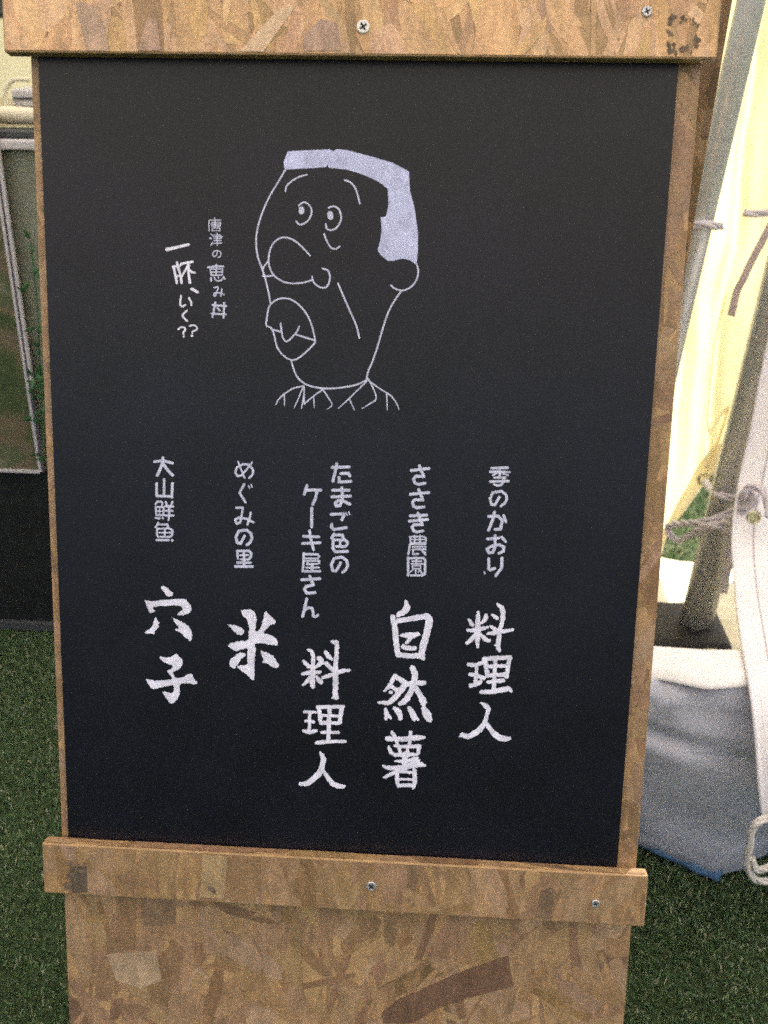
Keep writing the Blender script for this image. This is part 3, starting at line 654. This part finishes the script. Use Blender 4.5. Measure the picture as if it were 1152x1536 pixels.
_t = min(np.linspace(0, 1, 400), key=lambda t: abs(row_of(pbA + dA * t) - 337)); PD = depth_of(pbA + dA * _t)
rope('rope', 'grey rope looped from the yellow wall eyelet round the thick pole and back left', [D(1058, 722, 1.74), D(1066, 734, 1.66), D(1075, 742, 1.58), D(1100, 747, 1.555), D(1120, 743, 1.50), D(1128, 735, 1.45), D(1120, 752, 1.46),
     D(1098, 768, 1.54), D(1070, 779, 1.565), D(1045, 784, 1.60), D(1015, 786, 1.70), D(1002, 790, 1.74), D(1005, 802, 1.74), D(1018, 810, 1.72), D(1034, 803, 1.66), D(1054, 797, 1.60), D(1078, 787, 1.555), D(1100, 775, 1.51), D(1122, 750, 1.44)], .0064)
rope('rope', 'doubled rope strand crossing the thick pole below the knot', [D(1044, 795, 1.60), D(1068, 788, 1.552), D(1088, 790, 1.545), D(1102, 776, 1.49), D(1118, 762, 1.44), D(1132, 752, 1.425), D(1122, 740, 1.43), D(1108, 752, 1.48)], .0066)
rope('rope', 'loose rope tail hanging down along the right side of the pole', [D(1072, 786, 1.56), D(1088, 792, 1.54), D(1096, 812, 1.56), D(1093, 845, 1.58), D(1086, 888, 1.61)], .0060)
rope('rope', 'short rope arching over the edge of the white tarp above its eyelet', [D(1116, 746, 1.43), D(1119, 736, 1.42), D(1131, 730, 1.41), D(1143, 735, 1.40), D(1150, 748, 1.395), D(1154, 776, 1.385)], .0062)
rope('rope', 'rope tie binding the pole beside the signboard edge', [D(1038, 339, PD + .01), D(1042, 338, PD - .012), D(1052, 336, PD - .022), D(1062, 337, PD - .024), D(1073, 339, PD - .016), D(1081, 340, PD + .005)], .0058, m_rope)
rope('rope', 'stubby horizontal rope end against the yellow wall at right', [D(1116, 319, 1.62), D(1126, 321, 1.62), D(1140, 320, 1.62), D(1165, 318, 1.62)], .0066, m_rope)
rope('rope', 'white rope loop under the bottom corner of the white tarp', [D(1153, 1226, 1.06), D(1137, 1233, 1.055), D(1127, 1248, 1.06), D(1124, 1272, 1.07), D(1121, 1296, 1.08), D(1128, 1314, 1.085), D(1142, 1322, 1.09), D(1162, 1318, 1.09), D(1170, 1306, 1.09), D(1160, 1298, 1.085),
     D(1146, 1304, 1.085), D(1133, 1303, 1.08), D(1128, 1288, 1.075)], .0044, m_ropew)
# hanging strap
sp = smooth_path([D(1158, 335, 1.60), D(1140, 368, 1.60), D(1118, 412, 1.60), D(1105, 440, 1.60), D(1097, 474, 1.60)], 8)
def strap(a, b):
    k = a * (len(sp) - 1); i = min(int(k), len(sp) - 2); q = sp[i] * (1 - k + i) + sp[i + 1] * (k - i); return tuple(q + np.array([(b - .5) * .0125, .001 * math.sin(a * 20), (b - .5) * -.003]))
v, f = grid_mesh(strap, 40, 2)
st = mesh_obj('strap', v, f, m_strap, smooth=True); so = st.modifiers.new('thick', 'SOLIDIFY'); so.thickness = .002
tag(st, 'grey brown webbing strap hanging loose against the yellow wall', 'strap')

# ------------------------------------------------------------------ cream sheet on the ground behind the bag
def gs(a, b):
    x = .22 + .75 * a; y = 1.16 + .50 * b + .04 * math.sin(a * 7) * b - .10 * max(0, a - .55) * b
    z = .017 + .010 * (1 + fbm(x * 14, y * 18, 31)) * .6 + .018 * max(0, math.sin(x * 17 + y * 9)) ** 3
    return (x, y, max(z, .016))
o = mesh_obj('ground_sheet', *grid_mesh(gs, 90, 60), m_sheet, smooth=True); tag(o, 'crumpled cream sheet lying on the turf behind the weight bag', 'ground sheet')

# ------------------------------------------------------------------ weight bag
BX0, BX1, BY0, BY1, BH = .215, .560, .905, 1.01, .290
bagt = thing('weight_bag', 'bulging blue grey weight bag with blue trim in front of the tent pole', 'weight bag', ((BX0 + BX1) / 2, 1.02, 0))
def bag_geo():
    V = []; nu, nv = 96, 56
    cx, cy = (BX0 + BX1) / 2, (BY0 + BY1) / 2; hx, hy = (BX1 - BX0) / 2, (BY1 - BY0) / 2
    for j in range(nv + 1):
        t = j / nv; ph = math.pi * t      # 0 top .. pi bottom
        for i in range(nu):
            th = 2 * math.pi * i / nu; ex = .42
            c, s = math.cos(th), math.sin(th)
            rx = abs(c) ** ex * (1 if c > 0 else -1); ry = abs(s) ** ex * (1 if s > 0 else -1)
            sp_, cp = math.sin(ph) ** (.38 if ph < 1.57 else .22), math.cos(ph)
            z = (abs(cp) ** .55) * (1 if cp > 0 else -1)
            bul = 1 + .06 * math.sin(ph)
            x = cx + hx * rx * sp_ * bul * (1 - .10 * max(0, z)); y = cy + hy * ry * sp_ * bul * (1 - .18 * max(0, z)); zz = BH / 2 * (1 + z)
            n = fbm(x * 19, zz * 17 + y * 8, 12) * .0070 + abs(fbm(x * 40, zz * 34 - y * 10, 13)) * .0048 + abs(fbm(x * 85, zz * 60, 17)) * .0011
            # a crease pulled across the front near the top
            cr = zz - (.215 - .22 * (x - .30) + .35 * (x - .38) ** 2); n -= .010 * math.exp(-(cr / .008) ** 2) * (1 if y < cy else .3)
            n += .006 * math.exp(-((cr + .022) / .012) ** 2)
            y += n * (-1 if y < cy else 1) * (1 if abs(ry) > .3 else .3); x += n * rx * .6; zz += n * max(0, z)
            lo = max(0, 1 - zz / .16); y += (lo * (.5 * abs(x - .39) - .030) if y < cy else 0)
            zz -= max(0, x - .40) * .12 * max(0, zz / BH) ** 2
            V.append((x, y, max(zz, .003)))
    Fc = [(j * nu + i, (j + 1) * nu + i, (j + 1) * nu + (i + 1) % nu, j * nu + (i + 1) % nu) for j in range(nv) for i in range(nu)]
    return V, Fc
mesh_obj('bag_body', *bag_geo(), m_bag, bagt, smooth=True)
def frontline(x, z):  # front of the bag near the ground
    return BY0 - .010
tp = [(.235, .955, .022), (.30, .922, .018), (.35, .897, .014), (.388, .878, .012), (.398, .885, .016)]
sp2 = smooth_path([np.array(p) for p in tp], 8)
def trim(a, b):
    k = a * (len(sp2) - 1); i = min(int(k), len(sp2) - 2); q = sp2[i] * (1 - k + i) + sp2[i + 1] * (k - i); return (q[0], q[1] - .004 * (1 - b) + .0015 * math.sin(a * 30), q[2] + .013 * (b - .3))
tr = mesh_obj('blue_trim', *grid_mesh(trim, 50, 3), m_trim, bagt, smooth=True); so = tr.modifiers.new('thick', 'SOLIDIFY'); so.thickness = .003
# sunlight on the bag top put into the colour of an added white sheet
def lit_top(a, b):
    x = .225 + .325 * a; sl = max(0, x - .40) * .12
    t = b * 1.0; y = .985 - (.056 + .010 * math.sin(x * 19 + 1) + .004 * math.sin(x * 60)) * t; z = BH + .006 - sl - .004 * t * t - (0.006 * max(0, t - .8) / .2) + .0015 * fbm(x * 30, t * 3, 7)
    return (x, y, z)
fl = mesh_obj('sunlit_top', *grid_mesh(lit_top, 50, 14), node_mat('sunlit_top_white', (.76, .74, .75), .6, .3, (30, .06, 4), (80, .3, .002)), bagt, smooth=True); so = fl.modifiers.new('thick', 'SOLIDIFY'); so.thickness = .002
# top seam of the bag
mesh_obj('seam', *tube(smooth_path([D(1004, 1012, 1.40), D(1050, 1015, 1.385), D(1075, 1022, 1.37), D(1100, 1045, 1.35), D(1128, 1075, 1.33)], 6), .0014, 6), m_bag, bagt, smooth=True)

# ------------------------------------------------------------------ display stand at the left
YS = 1.375
st_ = thing('display_stand', 'black display stand with grey panel at the left behind the signboard', 'display stand', (-.80, YS, 0))
zt = float(at_y(20, 208, YS)[2]); zb = .325; zg = float(at_y(20, 196, YS)[2]); zr = float(at_y(20, 165, YS + .035)[2])
mesh_obj('skirt', *box((-1.5, YS, .004), (-.52, YS + .40, zb)), m_dblack, st_)
mesh_obj('foot_rail', *box((-1.5, YS - .010, .004), (-.52, YS - .001, .020)), m_dark, st_)
mesh_obj('panel', *box((-1.5, YS + .002, zb + .002), (-.52, YS + .03, zt - .016)), m_dpanel, st_)
bevel(mesh_obj('top_rail', *box((-1.5, YS - .012, zt - .014), (-.52, YS + .05, zt)), m_frame, st_), .003)
bevel(mesh_obj('top_groove', *box((-1.5, YS - .004, zt + .001), (-.52, YS + .05, zg)), m_dark, st_), .002)
# framed poster leaning on the stand
YP = YS - .012
fr = thing('framed_poster', 'white framed landscape poster leaning on the black display stand', 'poster', (-.95, YP, zb))
def yq(x, y): q = at_y(x, y, YP); return q[0], q[2]
inner_b = yq(62, 706); inner_t = yq(0, 288); outer_t = yq(-4, 215); outer_b = yq(69, 708)
def bar2(n, a, b, wd, y0, th, mat):
    a = np.array(a); b = np.array(b); d = (b - a) / np.linalg.norm(b - a); p = np.array([d[1], -d[0]]) * wd / 2
    q = [a - p, a + p, b + p, b - p]; V = [(x, y0, z) for x, z in q] + [(x, y0 + th, z) for x, z in q]
    return mesh_obj(n, V, [(0, 1, 2, 3), (7, 6, 5, 4), (0, 4, 5, 1), (1, 5, 6, 2), (2, 6, 7, 3), (3, 7, 4, 0)], mat, fr)
ext = lambda a, b, t: (a[0] + (b[0] - a[0]) * t, a[1] + (b[1] - a[1]) * t)
it = yq(-22, 140); ot = yq(-12, 150)
bar2('frame_edge', it, inner_b, .0040, YP - .006, .006, m_frame)
bar2('frame_edge', ot, yq(50, 578), .0040, YP - .006, .006, m_frame)
bar2('frame_rim', (it[0] + .0045, it[1]), (inner_b[0] + .0045, inner_b[1]), .0050, YP - .004, .004, m_fgap)
bar2('frame_edge', (-1.5, inner_b[1] + .002), (inner_b[0], inner_b[1]), .0042, YP - .0065, .006, m_frame)
V = [(-1.5, YP - .002, inner_b[1]), (inner_b[0], YP - .002, inner_b[1]), (it[0], YP - .002, it[1]), (-1.5, YP - .002, it[1])]; V += [(x, y + .006, z) for x, y, z in V]
mesh_obj('picture', V, [(0, 1, 2, 3), (7, 6, 5, 4), (0, 4, 5, 1), (1, 5, 6, 2), (2, 6, 7, 3), (3, 7, 4, 0)], m_poster, fr)
# small plant between frame and signboard
pl = thing('plant', 'small green leafy plant squeezed between poster frame and signboard', 'plant', (-.74, YS - .05, zb))
rp_ = random.Random(4)
def leaf(c, L, W, yaw, pitch):
    d = np.array([math.cos(yaw) * math.cos(pitch), -abs(math.sin(yaw)) * .4 * math.cos(pitch), math.sin(pitch)]); s = np.array([-d[2], .2, d[0]]); s /= np.linalg.norm(s); n = np.cross(d, s)
    V = [c, c + d * L * .4 + s * W, c + d * L, c + d * L * .4 - s * W, c + d * L * .45 + n * W * .3]
    return mesh_obj('leaf', V, [(0, 1, 4), (1, 2, 4), (2, 3, 4), (3, 0, 4)], m_leaf, pl)
YL = YS - .03
s0, s1, s2 = at_y(66, 690, YL), at_y(60, 575, YL), at_y(46, 365, YL)
stem = smooth_path([s0, s1, .5 * (s1 + s2) + np.array([.004, 0, 0]), s2], 8)
mesh_obj('stem', *tube(stem, .0014, 6), m_leaf, pl)
for k in range(44):
    t = rp_.random(); t = t if rp_.random() < .5 else .33 + rp_.gauss(0, .05)
    q = stem[int(max(0, min(.999, t)) * len(stem))]
    leaf(q + np.array([rp_.uniform(-.012, .006), rp_.uniform(-.01, .006), rp_.uniform(-.01, .01)]), rp_.uniform(.014, .026), rp_.uniform(.003, .006), rp_.uniform(0, 6.28), rp_.uniform(-.6, 1.0))
# rolled cloth on top
def roll():
    P0 = [np.array([-1.5 + .98 * t, YS + .035, (zg + zr) / 2 + .004 + .001 * math.sin(t * 30)]) for t in np.linspace(0, 1, 40)]
    return tube(P0, [(zr - zg) / 2 - .001 + .0008 * math.sin(i * 1.3) for i in range(40)], 24)
o = mesh_obj('rolled_cloth', *roll(), m_cloth, smooth=True, loc=(-.8, YS, zt)); tag(o, 'cream rolled cloth lying along the top of the display stand', 'rolled cloth')
# little white box with a cable behind the roll
wb = thing('white_carton', 'small bright white carton standing behind the rolled cloth at far left', 'carton', (-.93, 1.62, .88))
c0 = at_y(19, 161, 1.60); c1 = at_y(48, 134, 1.60)
bevel(mesh_obj('carton_body', *box((c0[0], 1.60, c0[2]), (c1[0] + .02, 1.68, c1[2])), m_frame, wb), .004)
zm = (c0[2] + c1[2]) / 2
mesh_obj('tape_band', *box((c0[0] + .004, 1.597, zm - .0015), (c1[0] + .018, 1.5995, zm + .0015)), m_dark, wb)
o = mesh_obj('cable', *tube(smooth_path([at_y(10, 160, 1.58), at_y(8, 140, 1.58), at_y(15, 124, 1.58), at_y(28, 119, 1.58), at_y(44, 120, 1.58)], 6), .0035, 8), m_cloth, smooth=True); tag(o, 'thin cable arching over the white carton', 'cable')
mesh_obj('carton_shelf', *box((-1.6, 1.56, c0[2] - .025), (-.62, 1.80, c0[2] - .001)), m_tarpl, wb)
# grey corner of a hanging fitting at the top left
q = at_y(8, 28, 1.9)
o = mesh_obj('hanging_fitting', *box((q[0] - .30, 1.90, q[2]), (q[0], 2.0, q[2] + .35)), m_dark); bevel(o, .01); tag(o, 'dark grey fitting at the top left corner above the pale wall', 'fitting')

for o in bpy.data.objects:
    if '_o' in o: del o['_o']
